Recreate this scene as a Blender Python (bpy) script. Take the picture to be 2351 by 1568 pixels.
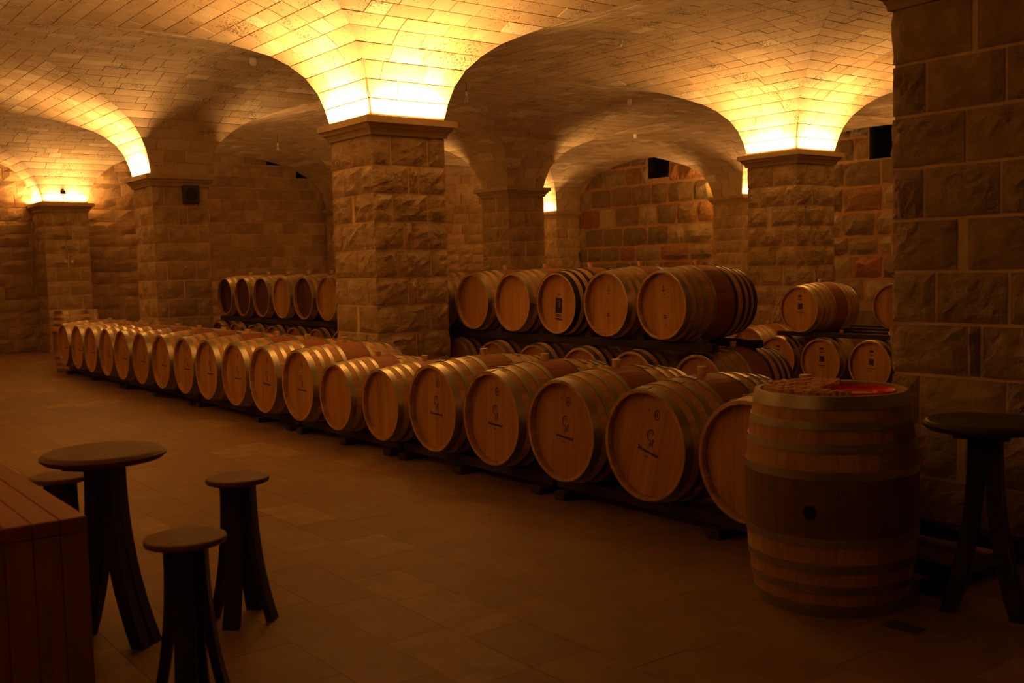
import bpy, math, random
import numpy as np
from mathutils import Matrix, Vector, Euler

PI = math.pi
rnd = random.Random(11)
for o in list(bpy.data.objects):
    bpy.data.objects.remove(o, do_unlink=True)
SC = bpy.context.scene
COL = SC.collection

# ------------------------------------------------------------------ camera
CAM_H, CAM_F = 1.42, 2365.52                 # eye height (m), focal length in pixels of a 2351 px wide frame
PITCH, ROLL, AZ = 0.0718, -0.0242, 0.9197
_fw = np.array([math.cos(AZ), math.sin(AZ), 0.0]); _rt = np.array([math.sin(AZ), -math.cos(AZ), 0.0]); _up = np.array([0, 0, 1.0])
FWD = math.cos(PITCH) * _fw - math.sin(PITCH) * _up
_u2 = math.sin(PITCH) * _fw + math.cos(PITCH) * _up
RGT = math.cos(ROLL) * _rt + math.sin(ROLL) * _u2
UPV = -math.sin(ROLL) * _rt + math.cos(ROLL) * _u2
cam_d = bpy.data.cameras.new('camera'); cam = bpy.data.objects.new('camera', cam_d); COL.objects.link(cam)
cam.matrix_world = Matrix(((RGT[0], UPV[0], -FWD[0], 0), (RGT[1], UPV[1], -FWD[1], 0), (RGT[2], UPV[2], -FWD[2], CAM_H), (0, 0, 0, 1)))
cam_d.sensor_width = 36.0; cam_d.sensor_fit = 'HORIZONTAL'; cam_d.lens = CAM_F / 2351 * 36
cam_d.clip_start = 0.05; cam_d.clip_end = 200
cam_d.dof.use_dof = True; cam_d.dof.focus_distance = 8.5; cam_d.dof.aperture_fstop = 4.0
SC.camera = cam

# ------------------------------------------------------------------ world, exposure, lamps
w = bpy.data.worlds.new('world'); SC.world = w; w.use_nodes = True
w.node_tree.nodes['Background'].inputs[0].default_value = (0, 0, 0, 1)
w.node_tree.nodes['Background'].inputs[1].default_value = 0
SC.view_settings.view_transform = 'Standard'; SC.view_settings.look = 'None'
SC.view_settings.gamma = 1; SC.view_settings.use_curve_mapping = False
SC.view_settings.exposure = 0.0
SC.cycles.max_bounces = 10; SC.cycles.diffuse_bounces = 8
LAMP_COL = (1.0, 0.48, 0.14)
LAMP_W = 100.0

# grid of pillars (metres): centre of the near middle pillar, bay sizes, half width, capital top
X0, Y0, SX, SY, HP, ZC = 5.3236, 8.9561, 6.354, 6.248, 0.4075, 2.86
LX, LY = (SX - 2 * HP) / 2, (SY - 2 * HP) / 2
I0, I1, J0, J1 = -1, 2, -2, 2
XMIN, XMAX = X0 + I0 * SX - HP, X0 + I1 * SX + HP
YMIN, YMAX = Y0 + J0 * SY - HP, Y0 + J1 * SY + HP

def ledge_lamp(i, j, side, power=1.0):
    """warm strip lamp lying on the ledge of a capital, shining up the springing of the vault"""
    L = bpy.data.lights.new('ledge_lamp', 'AREA'); L.shape = 'RECTANGLE'; L.size = 0.70; L.size_y = 0.04
    L.energy = LAMP_W * power; L.color = LAMP_COL
    o = bpy.data.objects.new('ledge_lamp', L); COL.objects.link(o)
    dx, dy = {'-x': (-1, 0), '+x': (1, 0), '-y': (0, -1), '+y': (0, 1)}[side]
    o.location = (X0 + i * SX + dx * (HP + 0.072), Y0 + j * SY + dy * (HP + 0.072), ZC + 0.03)
    tilt = math.radians(1)                          # leaning towards the masonry it washes
    n = Vector((-dx * math.sin(tilt), -dy * math.sin(tilt), math.cos(tilt))); along = Vector((abs(dy), abs(dx), 0))
    o.rotation_euler = Matrix((along, (-n).cross(along), -n)).transposed().to_euler()
LAMPS = {(0, 0): {'-x': 0.9, '-y': 0.9}, (1, 0): {'-x': 0.78, '-y': 0.70}, (0, 1): {'-x': 1.15, '+x': 0.62}, (1, 1): {'+x': 0.8, '+y': 0.8},
         (0, 2): {'-y': 0.4, '-x': 0.28, '+x': 0.28}, (1, 2): {'+x': 0.4}, (2, 2): {'-x': 0.6}, (2, 1): {'-y': 0.6, '+y': 0.6},
         (2, 0): {'-x': 0.6, '+y': 0.6}, (-1, 0): {'+x': 1.1}, (-1, -1): {'+x': 0.15, '+y': 0.15}, (-1, 1): {'+x': 0.6}, (1, -1): {'-y': 0.5, '+x': 0.5}}  # lamps on the unseen left pillars are added, to brighten the near bays
for (i, j), sides in LAMPS.items():
    for s, pw in sides.items(): ledge_lamp(i, j, s, pw)

# ------------------------------------------------------------------ materials
def new_mat(name):
    m = bpy.data.materials.new(name); m.use_nodes = True
    nt = m.node_tree; b = nt.nodes['Principled BSDF']
    return m, nt, b
def nd(nt, t, **kw):
    n = nt.nodes.new(t)
    for k, v in kw.items():
        if k in n.inputs: n.inputs[k].default_value = v
        else: setattr(n, k, v)
    return n
def mathn(nt, op, a, b=None):
    n = nt.nodes.new('ShaderNodeMath'); n.operation = op
    for k, v in ((0, a), (1, b)):
        if v is None: continue
        if isinstance(v, (int, float)): n.inputs[k].default_value = v
        else: nt.links.new(v, n.inputs[k])
    return n.outputs[0]
def ramp(nt, fac, stops, interp='LINEAR'):
    r = nt.nodes.new('ShaderNodeValToRGB'); r.color_ramp.interpolation = interp
    els = r.color_ramp.elements
    while len(els) < len(stops): els.new(0.5)
    for e, (p, c) in zip(els, stops):
        e.position = p; e.color = (*c, 1) if len(c) == 3 else c
    nt.links.new(fac, r.inputs[0])
    return r.outputs[0]
def mixc(nt, fac, a, b, mode='MIX'):
    n = nt.nodes.new('ShaderNodeMix'); n.data_type = 'RGBA'; n.blend_type = mode
    for k, v in ((0, fac), (6, a), (7, b)):
        if isinstance(v, (int, float)): n.inputs[k].default_value = v
        elif isinstance(v, tuple): n.inputs[k].default_value = (*v, 1)
        else: nt.links.new(v, n.inputs[k])
    return n.outputs[2]
def rand_piece(nt):
    """one random number per stone, whether it is an object of its own or an island of a joined mesh"""
    oi = nt.nodes.new('ShaderNodeObjectInfo'); g = nt.nodes.new('ShaderNodeNewGeometry')
    s = mathn(nt, 'ADD', oi.outputs['Random'], g.outputs['Random Per Island'])
    return mathn(nt, 'FRACT', s), g
def noise(nt, vec, scale, detail=4.0, rough=0.55):
    n = nt.nodes.new('ShaderNodeTexNoise'); n.inputs['Scale'].default_value = scale
    n.inputs['Detail'].default_value = detail; n.inputs['Roughness'].default_value = rough
    if vec is not None: nt.links.new(vec, n.inputs['Vector'])
    return n.outputs['Fac']
def bump(nt, b, h, strength, dist=0.01):
    n = nt.nodes.new('ShaderNodeBump'); n.inputs['Strength'].default_value = strength; n.inputs['Distance'].default_value = dist
    nt.links.new(h, n.inputs['Height']); nt.links.new(n.outputs[0], b.inputs['Normal'])

def stone_mat(name, stops, mottle=0.35, rough=0.85, bscale=30, bstr=0.6, bdist=0.01, pits=0.0, spec=0.2):
    m, nt, b = new_mat(name)
    r, g = rand_piece(nt)
    pos = g.outputs['Position']
    col = ramp(nt, r, stops)
    n1 = noise(nt, pos, 7, 5, 0.6); n2 = noise(nt, pos, bscale, 6, 0.65)
    f = mathn(nt, 'MULTIPLY', mathn(nt, 'SUBTRACT', n1, 0.5), 2 * mottle)
    f = mathn(nt, 'ADD', f, 1.0)
    cv = nt.nodes.new('ShaderNodeVectorMath'); cv.operation = 'SCALE'
    nt.links.new(col, cv.inputs[0]); nt.links.new(f, cv.inputs['Scale'])
    c = cv.outputs[0]
    h = n2
    if pits:
        p1 = noise(nt, pos, 55, 3, 0.55); p2 = noise(nt, pos, 3.1, 2, 0.5)
        pf = mathn(nt, 'ADD', p1, mathn(nt, 'MULTIPLY', p2, 0.55))
        pm = ramp(nt, pf, [(0.0, (0, 0, 0)), (1.0 - pits, (0, 0, 0)), (1.04 - pits, (1, 1, 1))])
        c = mixc(nt, mathn(nt, 'MULTIPLY', pm, 0.8), c, (0.10, 0.06, 0.025))
        h = mathn(nt, 'SUBTRACT', n2, mathn(nt, 'MULTIPLY', pm, 1.2))
    nt.links.new(c, b.inputs['Base Color'])
    b.inputs['Roughness'].default_value = rough
    b.inputs['Specular IOR Level'].default_value = spec
    bump(nt, b, h, bstr, bdist)
    return m
VA = (0.60, 0.485, 0.31)
M_VAULT = stone_mat('vault_limestone', [(0, (0.50, 0.38, 0.22)), (0.2, (0.58, 0.46, 0.29)), (0.55, VA), (0.86, (0.63, 0.52, 0.34)), (0.93, (0.74, 0.65, 0.47)), (1, (0.76, 0.68, 0.50))], 0.22, 0.85, 45, 0.35, 0.006, pits=0.095)
M_MORTAR_V = stone_mat('vault_mortar', [(0, (0.62, 0.49, 0.30)), (1, (0.65, 0.52, 0.32))], 0.3, 0.95, 60, 0.5, 0.004)
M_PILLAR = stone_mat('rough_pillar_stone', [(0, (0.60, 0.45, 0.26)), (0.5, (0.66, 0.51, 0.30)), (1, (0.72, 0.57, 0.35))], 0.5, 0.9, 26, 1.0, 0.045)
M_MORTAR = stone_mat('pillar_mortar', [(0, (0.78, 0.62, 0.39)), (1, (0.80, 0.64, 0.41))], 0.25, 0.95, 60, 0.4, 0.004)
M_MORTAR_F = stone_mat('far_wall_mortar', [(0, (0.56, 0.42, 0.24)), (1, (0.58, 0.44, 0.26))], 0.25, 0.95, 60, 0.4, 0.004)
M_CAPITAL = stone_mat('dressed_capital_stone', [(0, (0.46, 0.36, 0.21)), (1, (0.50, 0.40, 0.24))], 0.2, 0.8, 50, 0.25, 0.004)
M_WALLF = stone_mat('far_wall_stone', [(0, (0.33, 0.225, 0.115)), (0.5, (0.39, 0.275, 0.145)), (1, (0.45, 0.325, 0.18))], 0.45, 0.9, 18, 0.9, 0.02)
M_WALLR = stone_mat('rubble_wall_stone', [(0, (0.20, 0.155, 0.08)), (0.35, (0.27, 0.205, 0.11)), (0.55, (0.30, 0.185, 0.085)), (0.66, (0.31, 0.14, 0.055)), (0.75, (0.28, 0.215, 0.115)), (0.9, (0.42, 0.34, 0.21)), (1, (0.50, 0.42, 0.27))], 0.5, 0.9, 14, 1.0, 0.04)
M_MORTAR_R = stone_mat('rubble_mortar', [(0, (0.44, 0.275, 0.13)), (1, (0.48, 0.31, 0.155))], 0.3, 0.95, 40, 0.5, 0.006)
def floor_mat():
    m, nt, b = new_mat('floor_travertine')
    r, g = rand_piece(nt); pos = g.outputs['Position']
    col = ramp(nt, r, [(0, (0.235, 0.145, 0.064)), (0.4, (0.25, 0.155, 0.07)), (0.78, (0.27, 0.175, 0.08)), (0.9, (0.36, 0.24, 0.115)), (1, (0.215, 0.125, 0.055))])
    n1 = noise(nt, pos, 5, 6, 0.65); n2 = noise(nt, pos, 26, 5, 0.6)
    col = mixc(nt, ramp(nt, n1, [(0.36, (0.75, 0.75, 0.75)), (0.62, (0, 0, 0))]), col, (0.185, 0.107, 0.05))
    ch = ramp(nt, n2, [(0.66, (0, 0, 0)), (0.72, (1, 1, 1))])
    col = mixc(nt, mathn(nt, 'MULTIPLY', ch, 0.5), col, (0.38, 0.27, 0.155))
    nt.links.new(col, b.inputs['Base Color'])
    rr = mathn(nt, 'ADD', mathn(nt, 'MULTIPLY', n1, 0.25), 0.42)
    nt.links.new(rr, b.inputs['Roughness']); b.inputs['Specular IOR Level'].default_value = 0.12
    bump(nt, b, mathn(nt, 'ADD', n1, mathn(nt, 'MULTIPLY', n2, 0.4)), 0.25, 0.006)
    return m
M_FLOOR = floor_mat()
def plain(name, col, rough=0.6, metal=0.0, spec=0.4):
    m, nt, b = new_mat(name)
    b.inputs['Base Color'].default_value = (*col, 1); b.inputs['Roughness'].default_value = rough
    b.inputs['Metallic'].default_value = metal; b.inputs['Specular IOR Level'].default_value = spec
    g = nt.nodes.new('ShaderNodeNewGeometry'); n = noise(nt, g.outputs['Position'], 60, 3, 0.6)
    bump(nt, b, n, 0.12, 0.003)
    return m
def wood(name, stops, axis='X', rough=0.6, scale=30, dark=None, stain=None, coord='Object'):
    """stops: colours across pieces; grain runs along axis; stain = (half width along x, colour): the wine stained middle of a barrel"""
    m, nt, b = new_mat(name)
    r, g = rand_piece(nt)
    tc = nt.nodes.new('ShaderNodeTexCoord')
    mp = nt.nodes.new('ShaderNodeMapping'); nt.links.new(tc.outputs[coord], mp.inputs['Vector'])
    sc = [scale, scale, scale]; sc['XYZ'.index(axis)] = scale * 0.06
    mp.inputs['Scale'].default_value = sc
    cb = nt.nodes.new('ShaderNodeCombineXYZ')
    for k in range(3): nt.links.new(mathn(nt, 'MULTIPLY', r, 37.0 + 11 * k), cb.inputs[k])
    nt.links.new(cb.outputs[0], mp.inputs['Location'])
    n1 = noise(nt, mp.outputs[0], 1.0, 6, 0.65)
    col = ramp(nt, r, stops)
    f = mathn(nt, 'ADD', mathn(nt, 'MULTIPLY', mathn(nt, 'SUBTRACT', n1, 0.5), 1.0), 1.0)
    cv = nt.nodes.new('ShaderNodeVectorMath'); cv.operation = 'SCALE'
    nt.links.new(col, cv.inputs[0]); nt.links.new(f, cv.inputs['Scale'])
    c = cv.outputs[0]
    if stain:
        sx = nt.nodes.new('ShaderNodeSeparateXYZ'); nt.links.new(tc.outputs['Object'], sx.inputs[0])
        ax = mathn(nt, 'ABSOLUTE', sx.outputs[0])
        fm = ramp(nt, ax, [(stain[0] - 0.004, (1, 1, 1)), (stain[0] + 0.004, (0, 0, 0))])
        fm2 = mathn(nt, 'MULTIPLY', fm, mathn(nt, 'ADD', mathn(nt, 'MULTIPLY', n1, 0.3), 0.72))
        c = mixc(nt, fm2, c, stain[1])
    nt.links.new(c, b.inputs['Base Color'])
    b.inputs['Roughness'].default_value = rough; b.inputs['Specular IOR Level'].default_value = 0.3
    bump(nt, b, n1, 0.2, 0.004)
    return m
M_OAK = wood('oak_staves', [(0, (0.50, 0.295, 0.095)), (0.5, (0.58, 0.36, 0.125)), (1, (0.65, 0.42, 0.16))], 'X', 0.55, 40, stain=(0.128, (0.27, 0.078, 0.02)))
M_OAKD = wood('oak_staves_dark_middle', [(0, (0.42, 0.23, 0.075)), (0.5, (0.49, 0.28, 0.095)), (1, (0.56, 0.33, 0.12))], 'X', 0.5, 40, stain=(0.124, (0.13, 0.065, 0.025)))
M_HEAD = wood('oak_head', [(0, (0.45, 0.235, 0.062)), (0.5, (0.51, 0.275, 0.078)), (1, (0.57, 0.32, 0.10))], 'Z', 0.6, 30)
M_HEADD = wood('dark_head', [(0, (0.09, 0.03, 0.014)), (1, (0.13, 0.045, 0.02))], 'Z', 0.6, 30)  # darker tone for the boards of some upper rack heads
M_STEEL = plain('galvanised_steel', (0.46, 0.44, 0.35), 0.40, 1.0)
M_BLACKHOOP = plain('black_hoop_iron', (0.018, 0.016, 0.014), 0.45, 0.0)
M_PRINT = plain('burnt_print', (0.07, 0.022, 0.008), 0.7)
M_LABEL = plain('black_label_print', (0.012, 0.010, 0.009), 0.6)
M_LABELL = plain('label_pale_figure', (0.30, 0.17, 0.08), 0.7)
M_BUNG = plain('pale_bung', (0.86, 0.68, 0.34), 0.6)
M_RACK = wood('dark_rack_timber', [(0, (0.030, 0.018, 0.010)), (1, (0.050, 0.030, 0.016))], 'Y', 0.7, 30)
M_STOOLLEG = wood('dark_stave_wood', [(0, (0.022, 0.012, 0.007)), (1, (0.034, 0.019, 0.011))], 'Z', 0.55, 30)
M_STOOLTOP = wood('brown_round_top', [(0, (0.145, 0.068, 0.028)), (1, (0.175, 0.083, 0.034))], 'X', 0.6, 25)
M_TABLER = wood('dark_round_top', [(0, (0.045, 0.028, 0.017)), (1, (0.055, 0.034, 0.02))], 'X', 0.5, 25)
M_COUNTER = wood('red_brown_timber', [(0, (0.27, 0.095, 0.036)), (0.5, (0.33, 0.12, 0.046)), (1, (0.38, 0.145, 0.055))], 'Y', 0.55, 22)
M_COUNTERV = wood('red_brown_upright_timber', [(0, (0.33, 0.16, 0.056)), (0.5, (0.38, 0.185, 0.066)), (1, (0.43, 0.21, 0.078))], 'Z', 0.55, 22)
M_CORK = plain('cork', (0.74, 0.44, 0.22), 0.85)
M_RED = plain('red_plastic', (0.95, 0.025, 0.012), 0.25)
M_WHITE = plain('white_fitting', (0.88, 0.85, 0.80), 0.5)
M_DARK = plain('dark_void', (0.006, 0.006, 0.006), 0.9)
M_GREY = plain('dark_grey_box', (0.05, 0.05, 0.045), 0.7)
m, nt, b = new_mat('bulb_glass'); M_GLASS = m                      # thin clear glass with a milky tint
b.inputs['Base Color'].default_value = (0.96, 0.94, 0.90, 1); b.inputs['Roughness'].default_value = 0.15
tr_ = nt.nodes.new('ShaderNodeBsdfTransparent'); mx_ = nt.nodes.new('ShaderNodeMixShader'); mx_.inputs[0].default_value = 0.42
nt.links.new(tr_.outputs[0], mx_.inputs[1]); nt.links.new(b.outputs[0], mx_.inputs[2]); nt.links.new(mx_.outputs[0], nt.nodes['Material Output'].inputs['Surface'])

# ------------------------------------------------------------------ helpers
def mk(name, verts, faces, mat, parent=None, smooth=False, mats=None, fm=None):
    me = bpy.data.meshes.new(name); me.from_pydata([tuple(v) for v in verts], [], faces)
    for mm in (mats or [mat]): me.materials.append(mm)
    if fm is not None: me.polygons.foreach_set('material_index', fm)
    if smooth: me.polygons.foreach_set('use_smooth', [True] * len(me.polygons))
    me.update()
    return link(name, me, parent)
def link(name, me, parent=None, mw=None):
    o = bpy.data.objects.new(name, me); COL.objects.link(o)
    if parent is not None: o.parent = parent
    if mw is not None: o.matrix_local = mw
    return o
def tag(o, label, cat, group=None):
    o['label'] = label; o['category'] = cat
    if group: o['group'] = group
    return o
def empty(name, loc, rz=0.0):
    o = bpy.data.objects.new(name, None); COL.objects.link(o); o.location = loc; o.rotation_euler = (0, 0, rz)
    o.empty_display_size = 0.1
    return o
class MB:
    def __init__(s): s.v = []; s.f = []
    def add(s, verts, faces):
        k = len(s.v); s.v.extend([tuple(q) for q in verts]); s.f.extend([tuple(i + k for i in f) for f in faces]); return s
    def box(s, x0, x1, y0, y1, z0, z1, bev=0.0):
        if bev <= 0:
            v = [(x, y, z) for z in (z0, z1) for y in (y0, y1) for x in (x0, x1)]
            return s.add(v, [(0, 2, 3, 1), (4, 5, 7, 6), (0, 1, 5, 4), (2, 6, 7, 3), (0, 4, 6, 2), (1, 3, 7, 5)])
        b = bev; v = []
        for z, i in ((z0, b), (z0 + b, 0), (z1 - b, 0), (z1, b)):
            xa, xb, ya, yb = x0 + i, x1 - i, y0 + i, y1 - i
            c = b * 0.7
            v += [(xa + c, ya, z), (xb - c, ya, z), (xb, ya + c, z), (xb, yb - c, z), (xb - c, yb, z), (xa + c, yb, z), (xa, yb - c, z), (xa, ya + c, z)]
        f = [tuple(range(7, -1, -1)), tuple(range(24, 32))]
        for r in range(3):
            for k in range(8): f.append((r * 8 + k, r * 8 + (k + 1) % 8, r * 8 + 8 + (k + 1) % 8, r * 8 + 8 + k))
        return s.add(v, f)
    def lathe(s, prof, n=24, cx=0, cy=0, cap=True):
        v = []; f = []
        for (r, z) in prof:
            for k in range(n):
                a = 2 * PI * k / n; v.append((cx + r * math.cos(a), cy + r * math.sin(a), z))
        for i in range(len(prof) - 1):
            for k in range(n): f.append((i * n + k, i * n + (k + 1) % n, (i + 1) * n + (k + 1) % n, (i + 1) * n + k))
        if cap:
            f.append(tuple(range(n - 1, -1, -1))); f.append(tuple(range((len(prof) - 1) * n, len(prof) * n)))
        return s.add(v, f)
    def build(s, name, mat, parent=None, smooth=False): return mk(name, s.v, s.f, mat, parent, smooth)
def project(P):
    P = np.asarray(P, float) - np.array([0, 0, CAM_H]); z = P @ FWD
    return np.stack([2351 / 2 + CAM_F * (P @ RGT) / z, 784 - CAM_F * (P @ UPV) / z], -1), z
def seen_area(quad):
    """pixels that a face fills in the photograph (0 when outside it or turned away)"""
    q, z = project(quad)
    if z.min() < 0.3: return 0.0
    c = q.mean(0)
    if not (-40 < c[0] < 2391 and -40 < c[1] < 1608): return 0.0
    a = 0.0
    for k in range(len(q)):
        x1, y1 = q[k]; x2, y2 = q[(k + 1) % len(q)]; a += x1 * y2 - x2 * y1
    return abs(a) / 2

# ------------------------------------------------------------------ vault profile
T_TAB = np.array([0, .04, .10, .20, .35, .50, .70, .95, 1.27, 1.73, 2.30, 2.80, 3.287]) / 3.287
Z_TAB = np.array([0, .20, .40, .59, .755, .87, .965, 1.07, 1.18, 1.29, 1.37, 1.41, 1.42]) * 0.835
def pchip(x, xs, ys):
    h = np.diff(xs); d = np.diff(ys) / h; m = np.zeros(len(xs)); m[0] = d[0] * 1.4; m[-1] = 0
    for k in range(1, len(xs) - 1):
        w1, w2 = 2 * h[k] + h[k - 1], h[k] + 2 * h[k - 1]; m[k] = (w1 + w2) / (w1 / d[k - 1] + w2 / d[k])
    i = np.clip(np.searchsorted(xs, x, 'right') - 1, 0, len(xs) - 2); t = (x - xs[i]) / h[i]
    return ((1 + 2 * t) * (1 - t) ** 2 * ys[i] + t * (1 - t) ** 2 * h[i] * m[i] + t * t * (3 - 2 * t) * ys[i + 1] + t * t * (t - 1) * h[i] * m[i + 1])
_tt = np.concatenate([np.linspace(0, 0.2, 600), np.linspace(0.2, 1, 600)[1:]]); _zz = pchip(_tt, T_TAB, Z_TAB)
_arc = np.concatenate([[0], np.cumsum(np.hypot(np.diff(_tt) * LX, np.diff(_zz)))])
NC = int(round(_arc[-1] / 0.176))
T_BRK = np.interp(np.linspace(0, _arc[-1], NC + 1), _arc, _tt); Z_BRK = np.interp(T_BRK, _tt, _zz)

# ------------------------------------------------------------------ floor
def build_floor():
    fl = MB().box(XMIN - .1, XMAX + .1, YMIN - .1, YMAX + .1, -0.12, -0.0014).build('floor', M_FLOOR)
    fl['kind'] = 'structure'
    R = random.Random(3); tiles = []
    wx = 0.2725; k0 = int((XMIN - 1.926) / wx) - 1
    x = 1.926 + k0 * wx
    while x < XMAX:
        y = YMIN - R.uniform(0, .5); xa, xb = max(x, XMIN), min(x + wx, XMAX)
        while y < YMAX:
            ln = R.choice([.40, .45, .5, .55, .62, .4]); ya, yb = max(y, YMIN), min(y + ln, YMAX)
            if xb - xa > .03 and yb - ya > .03: tiles.append((xa, xb, ya, yb))
            y += ln
        x += wx
    def sc(t):
        a = seen_area([(t[0], t[2], 0), (t[1], t[2], 0), (t[1], t[3], 0), (t[0], t[3], 0)])
        if t[0] > 4.3: a *= 0.02
        return a
    tiles.sort(key=sc, reverse=True)
    g = 0.0006
    def geo(t):
        dz = R.uniform(-.0005, .0005); b = .0008
        xa, xb, ya, yb = t[0] + g, t[1] - g, t[2] + g, t[3] - g
        v = [(xa, ya, -.006), (xb, ya, -.006), (xb, yb, -.006), (xa, yb, -.006), (xa, ya, dz - b), (xb, ya, dz - b), (xb, yb, dz - b), (xa, yb, dz - b),
             (xa + b, ya + b, dz), (xb - b, ya + b, dz), (xb - b, yb - b, dz), (xa + b, yb - b, dz)]
        f = [(8, 9, 10, 11)]
        for k in range(4): f += [(k, (k + 1) % 4, 4 + (k + 1) % 4, 4 + k), (4 + k, 4 + (k + 1) % 4, 8 + (k + 1) % 4, 8 + k)]
        return v, f
    for t in tiles[:300]:
        v, f = geo(t); mk('tile', v, f, M_FLOOR, fl)
    mb = MB()
    for t in tiles[300:]: mb.add(*geo(t))
    o = mb.build('tiles', M_FLOOR, fl); o['kind'] = 'stuff'
build_floor()

# ------------------------------------------------------------------ vaulted ceiling
def build_ceiling():
    R = random.Random(5)
    shell = MB(); blocks = []
    tan = []
    for k in range(NC + 1):
        a, c = max(0, k - 1), min(NC, k + 1)
        d = np.array([(T_BRK[c] - T_BRK[a]) * LX, Z_BRK[c] - Z_BRK[a]]); tan.append(d / np.linalg.norm(d))
    for i in range(I0, I1 + 1):
        for j in range(J0, J1 + 1):
            xc, yc = X0 + i * SX, Y0 + j * SY
            for ax, sg in ((0, -1), (0, 1), (1, -1), (1, 1)):
                ii = (i, j)[ax] + sg
                if not ((I0, J0)[ax] <= ii <= (I1, J1)[ax]): continue
                La, Lb = (LX, LY) if ax == 0 else (LY, LX)
                jj = (j, i)[ax]; lo_b, hi_b = jj == (J0, I0)[ax], jj == (J1, I1)[ax]
                ca, cb = (xc, yc) if ax == 0 else (yc, xc)
                def P(t, z, u, off=0.0, tn=None):
                    d = HP + t * La; zz = ZC + z
                    if tn is not None: d -= off * tn[1]; zz += off * tn[0]
                    a = ca + sg * d; b = cb + u
                    return (a, b, zz) if ax == 0 else (b, a, zz)
                def ulim(t): return (-HP if lo_b else -(HP + t * Lb)), (HP if hi_b else HP + t * Lb)
                # backing of mortar
                base = len(shell.v); vs = []
                for k in range(NC + 1):
                    l, h = ulim(T_BRK[k]); vs += [P(T_BRK[k], Z_BRK[k], l - .004, .009, tan[k]), P(T_BRK[k], Z_BRK[k], h + .004, .009, tan[k])]
                shell.add(vs, [(2 * k, 2 * k + 1, 2 * k + 3, 2 * k + 2) for k in range(NC)])
                # courses of blocks
                for k in range(NC):
                    t0, t1, z0, z1 = T_BRK[k], T_BRK[k + 1], Z_BRK[k], Z_BRK[k + 1]
                    l0, h0 = ulim(t0); l1, h1 = ulim(t1)
                    ls, hs = max(l0, l1), min(h0, h1)
                    cuts = []; u = ls + R.uniform(.12, .40)
                    while u < hs - .12:
                        cuts.append(u); u += R.choice([.22, .30, .36, .42, .48])
                    edges0 = [l0] + cuts + [h0]; edges1 = [l1] + cuts + [h1]
                    tv = np.array([(t1 - t0) * La, z1 - z0]); ln = np.linalg.norm(tv); tv /= ln
                    g = 0.0048; gt = g / ln
                    ta, tb = t0 + gt * (t1 - t0), t1 - gt * (t1 - t0); za, zb = z0 + gt * (z1 - z0), z1 - gt * (z1 - z0)
                    for e in range(len(edges0) - 1):
                        ga, gb = (.001 if e == 0 else g), (.001 if e == len(edges0) - 2 else g)
                        a0, b0, a1, b1 = edges0[e] + ga, edges0[e + 1] - gb, edges1[e] + ga, edges1[e + 1] - gb
                        pr = R.uniform(-.0022, .0018); tl = R.uniform(-.0012, .0012)
                        v = [P(ta, za, a0, pr + tl, tv), P(ta, za, b0, pr - tl, tv), P(tb, zb, b1, pr - tl, tv), P(tb, zb, a1, pr + tl, tv),
                             P(ta, za, a0, .03, tv), P(ta, za, b0, .03, tv), P(tb, zb, b1, .03, tv), P(tb, zb, a1, .03, tv)]
                        f = [(0, 1, 2, 3), (0, 4, 5, 1), (1, 5, 6, 2), (2, 6, 7, 3), (3, 7, 4, 0)]
                        q = np.array(v[:4]); n = np.cross(q[1] - q[0], q[3] - q[0])
                        out = np.array((sg * tv[1], 0, -tv[0]) if ax == 0 else (0, sg * tv[1], -tv[0]))
                        if n @ out < 0: f = [tuple(reversed(x)) for x in f]
                        face = (np.array([0, 0, CAM_H]) - q.mean(0)) @ out
                        blocks.append((seen_area(q) if face > 0 else 0.0, v, f))
    ce = shell.build('ceiling', M_MORTAR_V); ce['kind'] = 'structure'
    blocks.sort(key=lambda b: -b[0])
    for a, v, f in blocks[:300]: mk('stone', v, f, M_VAULT, ce)
    mb = MB()
    for a, v, f in blocks[300:]: mb.add(v, f)
    o = mb.build('stones', M_VAULT, ce); o['kind'] = 'stuff'
build_ceiling()

# ------------------------------------------------------------------ rough stones
def panel(R, o, u, v, n, w, h, nx, ny, relief, skirt=0.03, rag=0.0):
    """rock-faced stone front: border lies in the wall plane, the middle stands proud and uneven"""
    o, u, v, n = map(np.array, (o, u, v, n)); V = []; F = []
    px, py = R.uniform(.25, .75), R.uniform(.45, .85)
    for b in range(ny + 1):
        for a in range(nx + 1):
            s, t = a / nx, b / ny
            edge = a in (0, nx) or b in (0, ny)
            if edge:
                d = R.uniform(-.003, .002); js = jt = 0
                if rag:
                    js = R.uniform(0, rag) / w * (1 if a == 0 else -1 if a == nx else 0); jt = R.uniform(0, rag) / h * (1 if b == 0 else -1 if b == ny else 0)
                    if a in (0, nx) and b in (0, ny): js *= 1.8; jt *= 1.8
            else:
                bell = 1 - 0.55 * abs(t - py) - 0.4 * abs(s - px)
                d = relief * max(0.12, bell * R.uniform(.45, 1.15)); js = R.uniform(-.25, .25) / nx; jt = R.uniform(-.25, .25) / ny
            V.append(o + u * (s + js) * w + v * (t + jt) * h + n * d)
    for b in range(ny):
        for a in range(nx):
            k = b * (nx + 1) + a; F.append((k, k + 1, k + nx + 2, k + nx + 1))
    ring = [a for a in range(nx + 1)] + [b * (nx + 1) + nx for b in range(1, ny + 1)] + [ny * (nx + 1) + a for a in range(nx - 1, -1, -1)] + [b * (nx + 1) for b in range(ny - 1, 0, -1)]
    k0 = len(V)
    for r in ring: V.append(V[r] - n * skirt)
    m = len(ring)
    for q in range(m): F.append((ring[q], k0 + q, k0 + (q + 1) % m, ring[(q + 1) % m]))
    return V, F

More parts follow.
